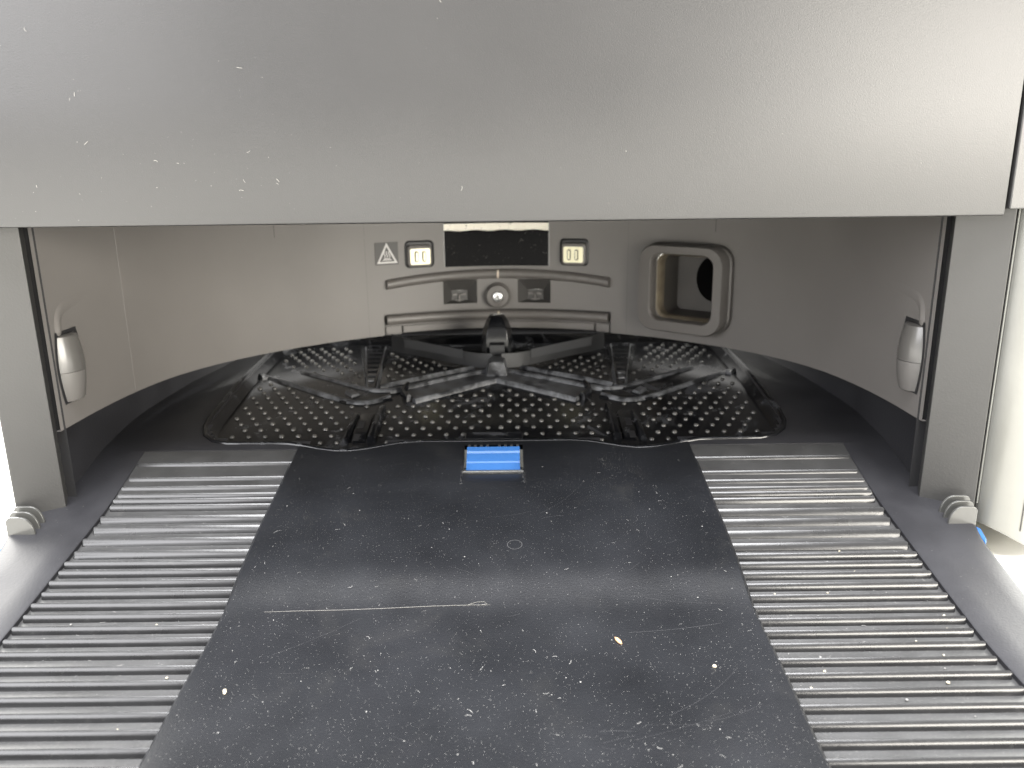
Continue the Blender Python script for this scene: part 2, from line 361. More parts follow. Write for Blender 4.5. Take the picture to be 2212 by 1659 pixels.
# basin wall under the bay wall (dark band)
bx, by, bs = dense(BX, BY, 160, 20)
b = MB(); rows = []
idx = list(range(0, 160, 2))+[159]
pts = [(-bx[i], by[i]) for i in idx[::-1]]+[(bx[i], by[i]) for i in idx]
rows = [[(x*1.0, y, z) for z in (deck(y)-.001, deck(y)+.001, .0625 if True else 0, .075)] for x, y in pts]
b.grid(rows); b.build('basin_wall', 'deck', dock, smooth=True)
b = MB(); b.grid([[(x, y, z) for x, y in ((-.2110, .349), (-.192, .3485))] for z in (.02, .157)]); b.build('pillar_backing', 'dark', dock)
b = MB(); b.grid([[(x, y, z) for x, y in ((.2110, .349), (.192, .3485))] for z in (.02, .157)]); b.build('pillar_backing', 'dark', dock)

# bay wall panels
def panel(name, s0, s1, z0, z1, holes=(), off=0.0, mt='wall', solid=.002, z0f=None):
    sb = sorted(set([s0, s1]+[h for q in holes for h in q[:2] if s0 < h < s1])); ss = []
    for a, c in zip(sb, sb[1:]): ss += list(np.linspace(a, c, max(2, int(abs(c-a)/.003)+2)))[:-1]
    ss.append(sb[-1]); zs = sorted(set([z0, z1]+[h for q in holes for h in q[2:4] if z0 < h < z1]))
    b = MB()
    for i in range(len(ss)-1):
        for j in range(len(zs)-1):
            sc, zc_ = (ss[i]+ss[i+1])/2, (zs[j]+zs[j+1])/2
            if any(q[0] < sc < q[1] and q[2] < zc_ < q[3] for q in holes): continue
            b.add([W(ss[i], zs[j], off), W(ss[i+1], zs[j], off), W(ss[i+1], zs[j+1], off), W(ss[i], zs[j+1], off)], [(0, 1, 2, 3)])
    me_o = b.build(name, mt, dock, smooth=60)
    bm_ = bmesh.new(); bm_.from_mesh(me_o.data); bmesh.ops.remove_doubles(bm_, verts=bm_.verts, dist=1e-6)
    bmesh.ops.recalc_face_normals(bm_, faces=bm_.faces)
    f = bm_.faces[0] if True else None; bm_.faces.ensure_lookup_table(); f = bm_.faces[0]
    if (Vector((0, .42, f.calc_center_median().z))-f.calc_center_median()).dot(f.normal) < 0: bmesh.ops.reverse_faces(bm_, faces=bm_.faces)
    bm_.to_mesh(me_o.data); bm_.free()
    nv = []
    for v in me_o.data.vertices:
        s_ = s_x(v.co.x) if abs(v.co.x) < .175 else s_y(v.co.y, math.copysign(1, v.co.x)); nv.append(wn(s_))
    me_o.data.polygons.foreach_set('use_smooth', [True]*len(me_o.data.polygons))
    me_o.data.normals_split_custom_set_from_vertices(nv)
    return me_o
ZB, ZT = .0598, .158
g = .00005
sL = s_x(-.0880); sR = s_x(.0882); sLL = s_y(.4120, -1); sRR = s_y(.4120, 1)
port_c = s_x(.1237); PW, PH = .0309, .0284
PZ = .0955
H1 = [(s_x(-.0366), s_x(.0361), .105, ZT+.01), (s_x(-.0382), s_x(-.0146), .0789, .0957), (s_x(.0142), s_x(.0373), .0789, .0955), (s_x(-.0785), s_x(.0783), 0, .0747)]
panel('bay_wall_panel', sL+g, sR-g, ZB, ZT, H1)
panel('bay_wall_panel', sLL+g, sL-g, ZB, ZT)
panel('bay_wall_panel', -SMAX, sLL-g, ZB, ZT)
panel('bay_wall_panel', sR+g, SMAX, ZB, ZT, [(port_c-.024, port_c+.024, PZ-.024, PZ+.024)])
panel('bay_wall_backing', sL-.006, sL+.006, ZB+.001, ZT, off=-.0023, mt='dark', solid=0)
panel('bay_wall_backing', sR-.006, sR+.006, ZB+.001, ZT, off=-.0023, mt='dark', solid=0)
panel('bay_wall_backing', sLL-.006, sLL+.006, ZB+.001, ZT, off=-.0023, mt='wall', solid=0)
for a_, c_2 in ((-SMAX, s_x(-.0785)), (s_x(.0783), SMAX)):
    b = MB(); b.grid([[W(s, ZB, o) for o in (0, -.0022)] for s in np.linspace(a_, c_2, 60)]); b.build('wall_lip', 'wall', dock, smooth=True)
# light seam line standing slightly proud on the left panel; mould ticks near the top
b = MB(); b.tube([W(sLL, z, -.00005) for z in (ZB+.001, .1, ZT)], .00013, 6); b.build('seam', 'bar', dock)
for x in (-.1369, .1369):
    b = MB(); s = s_x(x); b.loft([[W(s+a, z, .0002) for a in (-.0002, .0002)]+[W(s+a, z, -.0002) for a in (.0002, -.0002)] for z in (.1315, ZT)]); b.build('mould_tick', 'sign', dock)
# lower recess: deeper panel, bar, strip, dark cavity
def rec_box(s0, s1, z0, z1, depth, mt, name, top=True, bottom=True, floor=True):
    b = MB(); ss = np.linspace(s0, s1, max(3, int((s1-s0)/.004)))
    if floor: b.grid([[W(s, z, -depth) for z in (z0, z1)] for s in ss])
    if top: b.grid([[W(s, z1, o) for o in (-depth, -.0001)] for s in ss])
    if bottom: b.grid([[W(s, z0, o) for o in (-depth, -.0001)] for s in ss])
    for s in (s0, s1): b.grid([[W(s, z, o) for z in (z0, z1)] for o in (-depth, -.0001)])
    return b.build(name, mt, dock, smooth=50)
rec_box(s_x(-.0785), s_x(.0783), .0660, .0747, .006, 'bar', 'bar_recess', bottom=False)
rec_box(s_x(-.0785), s_x(.0783), .0600, .0662, .0035, 'bar', 'recess_ledge', bottom=False, top=False)
b = MB(); b.grid([[(x, .601, z) for z in (.045, .066)] for x in np.linspace(-.09, .09, 6)]); b.build('rear_cavity', 'dark', dock)
b = MB()
b.loft([[W(s, z, o) for z, o in ((.0607, -.0028), (.0607, -.0005), (.0652, -.0005), (.0652, -.0028))] for s in np.linspace(s_x(-.0660), s_x(.0668), 30)])
b.build('lower_strip', 'wall', dock, smooth=50)
for x0, x1 in ((-.0770, -.0672), (.0682, .0768)):
    b = MB(); b.loft([[W(s, z, o) for z, o in ((.0598, -.003), (.0598, -.0014), (.0655, -.0014), (.0655, -.003))] for s in (s_x(x0), s_x(x1))]); b.build('strip_end_block', 'wall', dock)

def bar(name, x0, x1, zf, r, off, lab):
    b = MB(); n = 40; ss = np.linspace(s_x(x0), s_x(x1), n); rings = []
    for s in ss:
        c = W(s, zf(s), off); nn = wn(s)
        rings.append([c+nn*r*math.cos(a)*.85+Vector((0, 0, r*math.sin(a))) for a in np.linspace(0, 2*math.pi, 15)[:-1]])
    b.loft(rings); o = b.build(name, 'bar', dock, smooth=50); o['label'] = lab; return o
ub = bar('contact_bar', -.0762, .0775, lambda s: .0998-.0045*(s/.079)**2-.0002, .0033, .0015, 'upper curved grey bar across the back wall')
lb = bar('contact_bar', -.0765, .0762, lambda s: .0700, .0034, -.0018, 'lower grey bar in the slot of the back wall')
for o, z0, z1, off in ((ub, .0968, .1022, .0015+.0029), (lb, .0690, .0728, -.0018+.0029)):
    b = MB(); b.loft([[W(s, z, off+a) for s in (-.0002, .0010)] + [W(s, z, off-.0018) for s in (.0010, -.0002)] for z, a in ((z0, -.0008), ((z0+z1)/2, .0003), (z1, -.0008))])
    b.build('centre_mark', 'cream', o)

# sensor window
b = MB(); ss = np.linspace(s_x(-.0364), s_x(.0359), 20)
b.grid([[W(s, z, -.0016) for z in (.1035, .1296, ZT)] for s in ss]); win = b.build('sensor_window', 'gloss', dock, smooth=True)
b = MB(); b.grid([[W(s, z, o) for z, o in ((.1296+.0004*math.sin(s*310), -.0014), (.1300, -.0006), (.1345, -.0002))] for s in ss]); b.build('residue_band', 'pale', win, smooth=True)
b = MB()
for s in (ss[0], ss[-1]):
    b = MB(); b.grid([[W(s, z, o) for z in (.104, ZT)] for o in (-.002, 0)]); b.build('window_side', 'dark', dock)

# receiver pockets with little brackets
for s0, s1, lab in ((s_x(-.0382), s_x(-.0146), 'left'), (s_x(.0142), s_x(.0373), 'right')):
    z0, z1 = .0789, .0956; b = MB(); sc = (s0+s1)/2
    e_ = .0004; fr = [(s0-e_, z0-e_), (s1+e_, z0-e_), (s1+e_, z1+e_), (s0-e_, z1+e_)]; bk = [(sc-.0055, z0+.0015), (sc+.0055, z0+.0015), (sc+.0055, z0+.0085), (sc-.0055, z0+.0085)]
    dn = lambda Q, o: [W(Q[i][0]+(Q[(i+1) % 4][0]-Q[i][0])*k/8, Q[i][1]+(Q[(i+1) % 4][1]-Q[i][1])*k/8, o) for i in range(4) for k in range(8)]
    b.loft([dn(fr, -.0002), dn(bk, -.006)], cap=False); b.add([W(a, c, -.006) for a, c in bk], [(0, 1, 2, 3)])
    pk = b.build('receiver_pocket', 'sign', dock)
    for da in (-.0033, .0027):
        t = MB(); t.loft([[W(sc+da+a, z, o) for a, o in ((-.0017, -.0058), (-.0017, -.0040), (.0017, -.0040), (.0017, -.0058))] for z in (z0+.0052, z0+.0067)]); t.build('bracket', 'bar', pk)
    t = MB(); t.loft([[W(sc+a, z, o) for a, o in ((-.0030, -.0058), (-.0030, -.0040), (.0028, -.0040), (.0028, -.0058))] for z in (z0+.0014, z0+.0022)])
    t.loft([[W(sc+a, z, o) for a, o in ((-.0006, -.0058), (-.0006, -.0038), (.0004, -.0038), (.0004, -.0058))] for z in (z0+.0003, z0+.0062)]); t.build('bracket', 'bar', pk)

# screw boss
c0 = W(0, .0842, 0)
def lathe(prof, c, n=28, ax='y'):
    return [[(c[0]+r*math.cos(a), c[1]-h, c[2]+r*math.sin(a)) for a in np.linspace(0, 2*math.pi, n+1)[:-1]] for r, h in prof]
b = MB(); b.loft(lathe([(.0092, -.001), (.0092, .0008), (.0087, .0016), (.0083, .0016), (.0081, .0060), (.0076, .0068), (.0042, .0070), (.0040, .0060), (.0001, .0060)], c0)); boss = b.build('screw_boss', 'bar', dock, smooth=40)
b = MB(); b.loft(lathe([(.0036, .0058), (.0036, .0066), (.0030, .0076), (.0016, .0079), (.0015, .0079)], c0), cap=True); sc_ = b.build('screw', 'steel', boss, smooth=40)
b = MB()
for k in range(2):
    a = R(18)+k*math.pi/2; u = Vector((math.cos(a), 0, math.sin(a))); v = Vector((-math.sin(a), 0, math.cos(a))); cc = Vector((c0[0], c0[1]-.00795, c0[2]))
    q = [cc+u*.0019+v*.0005, cc+u*.0019-v*.0005, cc-u*.0019-v*.0005, cc-u*.0019+v*.0005]; b.add(q, [(0, 1, 2, 3)])
    b.v = b.v[:-4]+[(x, y-.00002*k, z) for x, y, z in [tuple(t) for t in b.v[-4:]]]
b.build('cross_slot', 'sign', boss)
b = MB(); b.tube([(c0[0]-.0018, c0[1]-.0069, c0[2]-.0035), (c0[0]-.0020, c0[1]-.0069, c0[2]-.0058), (c0[0]-.0002, c0[1]-.0066, c0[2]-.0072), (c0[0]+.0016, c0[1]-.0069, c0[2]-.0058), (c0[0]+.0012, c0[1]-.0069, c0[2]-.0038)], .0003, 6); b.build('dried_drip', 'bar', boss, smooth=True)

# charging contacts
def rr(s0, s1, z0, z1, r, n=6):
    out = []
    for cx_, cz, a0 in ((s1-r, z0+r, -90), (s1-r, z1-r, 0), (s0+r, z1-r, 90), (s0+r, z0+r, 180)):
        out += [(cx_+r*math.cos(R(a0+90*i/n)), cz+r*math.sin(R(a0+90*i/n))) for i in range(n+1)]
    return out
for x, lab in ((-.0535, 'left'), (.0535, 'right')):
    s = s_x(x); sg = 1 if x > 0 else -1; zc_ = .1147
    b = MB(); out = rr(s-.0103, s+.0103, zc_-.0092, zc_+.0094, .0032); inn = rr(s-.0090, s+.0090, zc_-.0080, zc_+.0082, .0026)
    b.loft([[W(a, z, .0002) for a, z in out], [W(a, z, .0009) for a, z in inn]], cap=False); b.add([W(a, z, .0003) for a, z in inn], [tuple(range(len(inn)))])  # black surround puts the pocket's shadow round the block into its colour
    hs = b.build('charging_contact', 'dark', dock, smooth=40); hs['label'] = f'{lab} charging contact on the back wall'
    sc = s+sg*.0004; out = rr(sc-.0086, sc+.0086, zc_-.0082, zc_+.0064, .0025); o2 = rr(sc-.0079, sc+.0079, zc_-.0075, zc_+.0057, .002)
    b = MB(); b.loft([[W(a, z, .0002) for a, z in out], [W(a, z, .0042) for a, z in out], [W(a, z, .0048) for a, z in o2]]); b.build('contact_block', 'wall', hs, smooth=40)
    o3 = rr(sc-.0071, sc+.0071, zc_-.0066, zc_+.0042, .0012, 4)
    b = MB(); b.loft([[W(a, z, .0046) for a, z in o3], [W(a, z, .0051) for a, z in o3]]); b.build('contact_plate', 'gold', hs)
    for dx in (-.0028, .0026):
        o4 = rr(sc+dx-.0013, sc+dx+.0013, zc_-.0048, zc_+.0025, .0012, 4); b = MB(); b.add([W(a, z, .0062) for a, z in o4], [tuple(range(len(o4)))]); b.build('contact_slot', 'sign', hs)
        o4 = rr(sc+dx-.0007, sc+dx+.0007, zc_-.0041, zc_+.0018, .0006, 4); b = MB(); b.loft([[W(a, z, .0060) for a, z in o4], [W(a, z, .0070) for a, z in o4]]); b.build('contact_pin', 'gold', hs)

# hot surface warning label
s0, s1 = s_x(-.0821), s_x(-.0674); b = MB(); b.loft([[W(s, .1086, 0), W(s, .1086, .0004), W(s, .1238, .0004), W(s, .1238, 0)] for s in np.linspace(s0, s1, 12)]); wl = b.build('warning_label', 'sign', dock)
wl['label'] = 'dark square hot surface warning label'
b = MB(); sc = (s0+s1)/2+.0001
def strip(b, pts, w, off=.00055, closed=False):
    n = len(pts); rows = []
    for i in range(n+(1 if closed else 0)):
        p0 = Vector(pts[(i-1) % n] if closed else pts[max(i-1, 0)]); p1 = Vector(pts[i % n]); p2 = Vector(pts[(i+1) % n] if closed else pts[min(i+1, n-1)])
        d1 = (p1-p0).normalized() if (p1-p0).length > 0 else (p2-p1).normalized(); d2 = (p2-p1).normalized() if (p2-p1).length > 0 else d1
        t = (d1+d2).normalized(); nn = Vector((-t.y, t.x)); k = w/2/max(.35, nn.dot(Vector((-d1.y, d1.x))))
        rows.append([W(p1.x+nn.x*k*q, p1.y+nn.y*k*q, off) for q in (-1, 1)])
    b.grid(rows)
A, B_, C_ = (sc, .1222), (sc-.0062, .1102), (sc+.0064, .1102)
strip(b, [A, B_, C_], .0012, closed=True)
for k in (-.0017, 0, .0017): strip(b, [(sc+k+.0005*math.sin(t*7), .1136+.0042*t) for t in np.linspace(0, 1, 9)], .0006)
strip(b, [(sc-.0030, .1119), (sc+.0032, .1119)], .0006); strip(b, [(sc-.0022, .1128), (sc+.0024, .1128)], .0006)
b.build('hot_surface_symbol', 'white', wl)

# dust port: a rounded square collar on the wall with a duct behind it
n_ = wn(port_c); t_ = Vector((-n_.y, n_.x, 0)) ; t_ = t_ if t_.x > 0 else -t_
pc = W(port_c, PZ)
def pp(a, z, off): return pc+t_*a+Vector((0, 0, z))+n_*off
def pring(w0, w1, z0, z1, r, off, n=8): return [pp(a, z, off) for a, z in rr(w0, w1, z0, z1, r, n)]
PR = []
for w0, w1, z0, z1, r, off in ((-.0315, .0325, -.0270, .0280, .011, -.001), (-.0315, .0325, -.0270, .0280, .011, .0050), (-.0305, .0315, -.0270, .0275, .011, .0058), (-.0300, .0305, -.0283, .0275, .0115, .0115),
                               (-.0292, .0297, -.0275, .0267, .011, .0128), (-.0212, .0242, -.0215, .0225, .0075, .0128), (-.0204, .0234, -.0207, .0217, .007, .0118), (-.0204, .0234, -.0207, .0217, .007, .0050)):
    PR.append(pring(w0, w1, z0, z1, r, off))
b = MB(); b.loft(PR, cap=False); port = b.build('dust_port', 'bar', dock, smooth=40); port['label'] = 'protruding rounded square dust port on the right of the back wall'
b = MB(); b.loft([pring(-.0203, .0233, -.0206, .0216, .007, .0052), pring(-.0190, .0220, -.0192, .0202, .006, .0035), pring(-.0190, .0220, -.0192, .0202, .006, -.003)], cap=False); b.build('port_gasket', 'tan', port, smooth=40)
b = MB(); R0 = pring(-.0190, .0220, -.0192, .0202, .006, -.003); R1 = pring(-.0165, .0215, -.0175, .0198, .004, -.016); b.loft([R0, R1], cap=False); b.add(R1, [tuple(range(len(R1)))]); b.build('port_duct', 'duct', port, smooth=40)
b = MB(); cc = pp(.0105, .0045, -.0156); b.add([cc+t_*.0130*math.cos(a)+Vector((0, 0, .0150*math.sin(a))) for a in np.linspace(0, 2*math.pi, 33)[:-1]], [tuple(range(32))]); b.build('duct_hole', 'void', port)

# side rollers
for sg, lab in ((-1, 'left'), (1, 'right')):
    cx_, cy_ = sg*.1972, .3612
    def ring(z, r): return [(cx_+r*math.cos(a), cy_+r*math.sin(a), z) for a in np.linspace(0, 2*math.pi, 33)[:-1]]
    zs = np.linspace(.0712, .0846, 8); rad = lambda z: .0102-.0019*((z-.0865)/.0150)**2
    b = MB(); b.loft([ring(.0708, rad(.0712)-.0006)]+[ring(z, rad(z)) for z in zs]); ro = b.build('side_roller', 'roller', dock, smooth=40); ro['label'] = f'{lab} barrel shaped side roller of the bay'
    zs = np.linspace(.0848, .1008, 8); b = MB(); b.loft([ring(z, rad(z)+.00012) for z in zs]+[ring(.1014, rad(.1008)-.0008)]); b.build('roller_cap', 'cap', ro, smooth=40)
    b = MB()   # dark slot round the roller
    sc = s_y(cy_, sg); hw = lambda z: .0108-.0022*((z-.0865)/.0165)**2
    out = [(sc+hw(z), z) for z in np.linspace(.0702, .1032, 9)]+[(sc-hw(z), z) for z in np.linspace(.1032, .0702, 9)]
    b.add([W(a, z, .00025) for a, z in out], [tuple(range(len(out)))]); b.build('roller_slot', 'dark', ro)
    # moulded rib above the roller and its slanted crease
    # shallow embossed relief above the roller: a short vertical rib that bends into a slanted crease
    b = MB(); rows = []
    path = [(s_y(.3560, sg), .1015), (s_y(.3562, sg), .1070), (s_y(.3580, sg), .1115), (s_y(.3640, sg), .1140), (s_y(.3760, sg), .1152), (s_y(.3900, sg), .1166), (s_y(.4000, sg), .1176)]
    P_ = []
    for q in range(len(path)-1):
        for k in range(5): P_.append(Vector(path[q]).lerp(Vector(path[q+1]), k/5))
    P_.append(Vector(path[-1]))
    for _ in range(10): P_ = [P_[0]]+[(P_[q-1]+2*P_[q]+P_[q+1])/4 for q in range(1, len(P_)-1)]+[P_[-1]]
    for q, p_ in enumerate(P_):
        t = (P_[min(q+1, len(P_)-1)]-P_[max(q-1, 0)]).normalized(); nn = Vector((-t.y, t.x)); f = q/(len(P_)-1)
        hgt = .0015*(1-f)**1.2*min(1, .4+q/3); wd = .0030+.0012*f
        rows.append([W(p_.x+nn.x*a*wd, p_.y+nn.y*a*wd, -.0002+hgt*math.cos(a*math.pi/2)**1.5) for a in np.linspace(-1, 1, 9)])
    b.grid(rows); b.build('moulded_relief', 'wall', dock, smooth=True)

# cover, upper body and ceiling
b = MB(); rings = []
nseg = 24
def cov(z, y0): return [(x, y0+.0022*((x)/.205)**2, z) for x in np.linspace(-.2055, .2055, nseg)]+[(.2055, .345, z), (-.2055, .345, z)]
for z, dy in ((.1509, .0020), (.1510, .0009), (.1514, .0002), (.1520, 0), (.20, -.0004), (.26, 0), (.31, .001)): rings.append(cov(z, .325+dy))
b.loft(rings); o = b.build('cover', 'cover', dock, smooth=35); o['label'] = 'smooth grained grey front cover above the bay'
b = MB(); b.box((-.2118, .3505, .1585), (.2143, .62, .31)); b.build('upper_body', 'pillar', dock)
b = MB(); b.box((-.2120, .3300, .1540), (-.2058, .345, .30)); b.build('cover_gap', 'dark', dock)
# right-hand outer shell, below and beside the cover
b = MB(); plan = [(.2152, .3345), (.2155, .3318), (.2168, .3298), (.2190, .3282), (.2225, .3270), (.2265, .3266), (.2325, .3272), (.2395, .3295), (.248, .335), (.256, .343), (.262, .358), (.262, .41), (.2155, .41)]
zb = lambda x: .0170-.0125*min(1, max(0, (x-.215)/.024))**1.3
rings = [[(x, y+.0004, zb(x)+.0004) for x, y in plan]]+[[(x, y, zb(x)*(1-t)+.30*t+.0012*(1-t)) for x, y in plan] for t in (0, .25, .5, 1)]
b.loft(rings); sh = b.build('outer_shell', 'shell', dock, smooth=50); sh['label'] = 'pale grey rounded outer shell beside the right pillar'
b = MB(); b.tube([(.2147, .3322, z) for z in (.026, .1, .158)], .00035, 6); b.build('seam', 'shell', dock)
b = MB(); b.box((.2050, .3400, .154), (.2080, .349, .30)); b.build('cover_gap', 'dark', dock)
b = MB(); b.box((.2069, .3264, .1535), (.2152, .348, .31)); b.build('side_trim', 'cover', dock, bevel=.0006)
b = MB(); b.loft([[(x, y, z) for x, y in ((.2322, .3268), (.2326, .3268), (.2326, .3280), (.2322, .3280))] for z in (.0145, .05)]); b.build('hatch_seam', 'sign', sh)
for sg in (-1, 1):
    b = MB(); b.loft([[(sg*x, y, z) for x, y in ((.2060, .308), (.2086, .312), (.2118, .322), (.2100, .328))] for z in (.0105, .0185)]); b.build('blue_tab', 'blue', dock, bevel=.0006)

# ------------------------------------------------------------------ wash tray
tray = empty('wash_tray', 'black perforated mop washing tray with dusty crossed arms inside the bay', 'tray')
FH = -.0052
b = MB(); prof = [(-.0016, -.0006), (-.0016, .0005), (-.0010, .0010), (-.0002, .0011), (.0006, .0007), (.0022, -.0018), (.0048, -.0046), (.0066, -.0060)]
rings = []
dp = []   # densify outline
for i in range(len(tray_poly)):
    a, c = Vector(tray_poly[i]), Vector(tray_poly[(i+1) % len(tray_poly)]); k = max(1, int((c-a).length/.006))
    dp += [tuple(a.lerp(c, q/k)) for q in range(k)]
for o_, h in prof:
    q = inset(dp, o_); rings.append([(x, y, deck(y)+h) for x, y in q])
b.loft(rings, cap=False); b.build('tray_rim', 'tray', tray, smooth=45)
b = MB(); ins = inset(dp, .004)
nx, ny = 104, 64
for i in range(nx):
    for j in range(ny):
        x0, x1 = -.154+.308*i/nx, -.154+.308*(i+1)/nx; y0, y1 = .383+.194*j/ny, .383+.194*(j+1)/ny
        if in_poly((x0+x1)/2, (y0+y1)/2, ins): b.add([(x0, y0, deck(y0)+FH), (x1, y0, deck(y0)+FH), (x1, y1, deck(y1)+FH), (x0, y1, deck(y1)+FH)], [(0, 1, 2, 3)])
o = b.build('tray_floor', 'tray', tray, smooth=True); bmx = bmesh.new(); bmx.from_mesh(o.data); bmesh.ops.remove_doubles(bmx, verts=bmx.verts, dist=1e-6); bmx.to_mesh(o.data); bmx.free()
def bar2(b, p0, p1, w0, w1, h0, h1, ch=.0006, n=6):
    """a ridge lying on the tray from p0 to p1 (plan), width w0..w1, from height h0 up to h1 relative to the deck, chamfered"""
    p0, p1 = Vector(p0), Vector(p1); t = (p1-p0).normalized(); nn = Vector((-t.y, t.x)); rings = []
    for i in range(n+1):
        q = i/n; c = p0.lerp(p1, q); w = (w0*(1-q)+w1*q)/2; e = .0 if 0 < i < n else ch
        ring = []
        for a, h in ((-w-.0008, h0), (-w, h1-ch), (-w+ch, h1-e), (w-ch, h1-e), (w, h1-ch), (w+.0008, h0)):
            pt = c+nn*a; ring.append((pt.x, pt.y, deck(pt.y)+h))
        rings.append(ring)
    b.loft(rings)
def ribbon(b, pts, w, h0, h1, n=8):
    P = []
    for i in range(len(pts)-1):
        for q in range(n): P.append(Vector(pts[i]).lerp(Vector(pts[i+1]), q/n))
    P.append(Vector(pts[-1]))
    for _ in range(12):
        P = [P[0]]+[(P[i-1]+P[i]*2+P[i+1])/4 for i in range(1, len(P)-1)]+[P[-1]]
    rings = []
    for i, p_ in enumerate(P):
        t = (P[min(i+1, len(P)-1)]-P[max(i-1, 0)]).normalized(); nn = Vector((-t.y, t.x)); ring = []
        for a, h in ((-w/2-.0006, h0), (-w/2, h1-.0006), (-w/2+.0006, h1), (w/2-.0006, h1), (w/2, h1-.0006), (w/2+.0006, h0)):
            pt = p_+nn*a; ring.append((pt.x, pt.y, deck(pt.y)+h))
        rings.append(ring)
    b.loft(rings)
solid_regions = []
for sg in (-1, 1):
    S = lambda x, y: (sg*x, y)
    # front arm (trough between two ridges)
    b = MB(); ribbon(b, [S(.001, .492), S(.050, .4575)], .021, FH-.001, -.0045); arm = b.build('front_arm', 'scale', tray, smooth=40)
    b = MB(); ribbon(b, [S(.002, .503), S(.0515, .4690), S(.066, .4625), S(.079, .4660), S(.124, .5010)], .0030, FH, -.0027); b.build('arm_ridge', 'scale', arm, smooth=40)
    b = MB(); ribbon(b, [S(.001, .4800), S(.0470, .4480)], .0034, FH, -.0026); b.build('arm_ridge', 'scale', arm, smooth=40)
    b = MB(); ribbon(b, [S(.0530, .4705), S(.0560, .4610), S(.0500, .4500)], .0022, FH, -.0010); b.build('arm_end', 'tray', arm, smooth=40)
    b = MB(); ribbon(b, [S(.0800, .4565), S(.1380, .5010)], .0215, FH-.001, -.0041); arm2 = b.build('side_arm', 'tray', tray, smooth=40)
    b = MB(); ribbon(b, [S(.062, .4560), S(.0720, .4470), S(.0860, .4480), S(.1500, .4975)], .0024, FH, -.0034); b.build('arm_ridge', 'scale' , arm2, smooth=40)
    b = MB(); ribbon(b, [S(.0620, .4595), S(.0740, .4560), S(.0860, .4610)], .0150, FH-.001, -.0043); b.build('arm_web', 'tray', arm2, smooth=40)
    b = MB(); ribbon(b, [S(.0820, .4560), S(.0870, .4620)], .0050, FH, -.0026); b.build('arm_knob', 'scale', arm2, smooth=40)
    # rear spine with cross steps
    b = MB(); bar2(b, S(.0745, .4640), S(.0870, .5640), .0040, .0210, FH, -.0030); sp = b.build('rear_spine', 'tray', tray, smooth=40)
    for k in range(9):
        q = .15+.8*k/8; c = Vector(S(.0745, .4640)).lerp(Vector(S(.0870, .5640)), q); w = (.002+.011*q)/2
        b = MB(); b.loft([[(c.x+a, c.y+e, deck(c.y)+h) for a, h in ((-w, -.0032), (-w, -.0022), (w, -.0022), (w, -.0032))] for e in (-.0022, .0022)]); b.build('spine_step', 'scale' if k < 2 else 'tray', sp)
    for pts in ([S(.0775, .4690), S(.0935, .5600)], [S(.0715, .4690), S(.0795, .5600)], [S(.0700, .470), S(.0150, .5080)]):
        b = MB(); ribbon(b, pts, .0011, FH, -.0027); b.build('pocket_edge', 'scale', sp, smooth=40)
    # slotted block near the front
    b = MB(); bar2(b, S(.0640, .3985), S(.0632, .4360), .0030, .0026, FH, -.0008); sb_ = b.build('slot_block', 'tray', tray, smooth=40)
    b = MB(); bar2(b, S(.0775, .3985), S(.0765, .4290), .0022, .0020, FH, -.0022); b.build('slot_rib', 'tray', sb_, smooth=40)
    b = MB(); bar2(b, S(.0712, .3985), S(.0712, .4330), .0085, .0080, FH-.001, -.0044); b.build('slot_base', 'tray', sb_, smooth=40)
    for y0, y1 in ((.3990, .4060), (.4130, .4210)):
        b = MB(); b.loft([[(sg*(.0722+a), y, deck(y)+h) for a, h in ((-.0016, -.0043), (-.0016, -.0041), (.0016, -.0041), (.0016, -.0043))] for y in (y0, y1)]); b.build('slot', 'dark', sb_)
    # small recessed corner clip
    b = MB(); bar2(b, S(.1440, .4900), S(.1500, .4980), .0040, .0040, FH, -.0030); b.build('corner_clip', 'scale', tray, smooth=40)
    # rubber blade
    b = MB(); P = [S(.003, .5035), S(.012, .5060), S(.022, .5120), S(.034, .5210), S(.050, .5330), S(.064, .5430), S(.0735, .5500)]
    rows = []
    for i, (x, y) in enumerate(P):
        q = i/(len(P)-1); z0 = deck(y)-.0035; z1 = deck(y)+.0062+.0022*q+.0014*math.sin(q*math.pi)*-1
        rows.append([(x, y-.0006, z0), (x, y-.0005, z1), (x, y+.0005, z1), (x, y+.0006, z0)])
    b.loft(rows); bl = b.build('rubber_blade', 'rubber', tray, smooth=40)
    b = MB(); rows = [[(x, y-.0011-.0005*(i > 2), deck(y)+.0010), (x, y-.0009-.0005*(i > 2), deck(y)+.0068)] for i, (x, y) in enumerate(P[2:6])]
    b.grid(rows); b.build('blade_patch', mat('blade_patch_grey', (.03, .031, .033), .5), bl)
b = MB()
b.loft([[(x*w, y, z) for x, y in ((-.0052, .4900), (.0052, .4900), (.0060, .4990), (.0052, .5080), (-.0052, .5080), (-.0060, .4990))] for w, z in ((1.25, deck(.50)+FH), (1.1, deck(.50)-.001), (.9, deck(.50)+.0035), (.8, deck(.50)+.0040))])
hub = b.build('centre_hub', 'scale', tray, bevel=.0005)
b = MB(); zb_ = deck(.52)
b.loft([[(x*w, .530+(y-.530)*w2, z) for x, y in ((-.0100, .5320), (-.0102, .5240), (-.0070, .5170), (.0070, .5170), (.0102, .5240), (.0100, .5320))] for w, w2, z in ((1.0, 1, zb_-.003), (1.02, 1, zb_+.010), (.92, .95, zb_+.017), (.70, .8, zb_+.0225), (.48, .6, zb_+.0258), (.42, .5, zb_+.0263))])
post = b.build('centre_post', 'tray', tray, smooth=30, bevel=.0008)
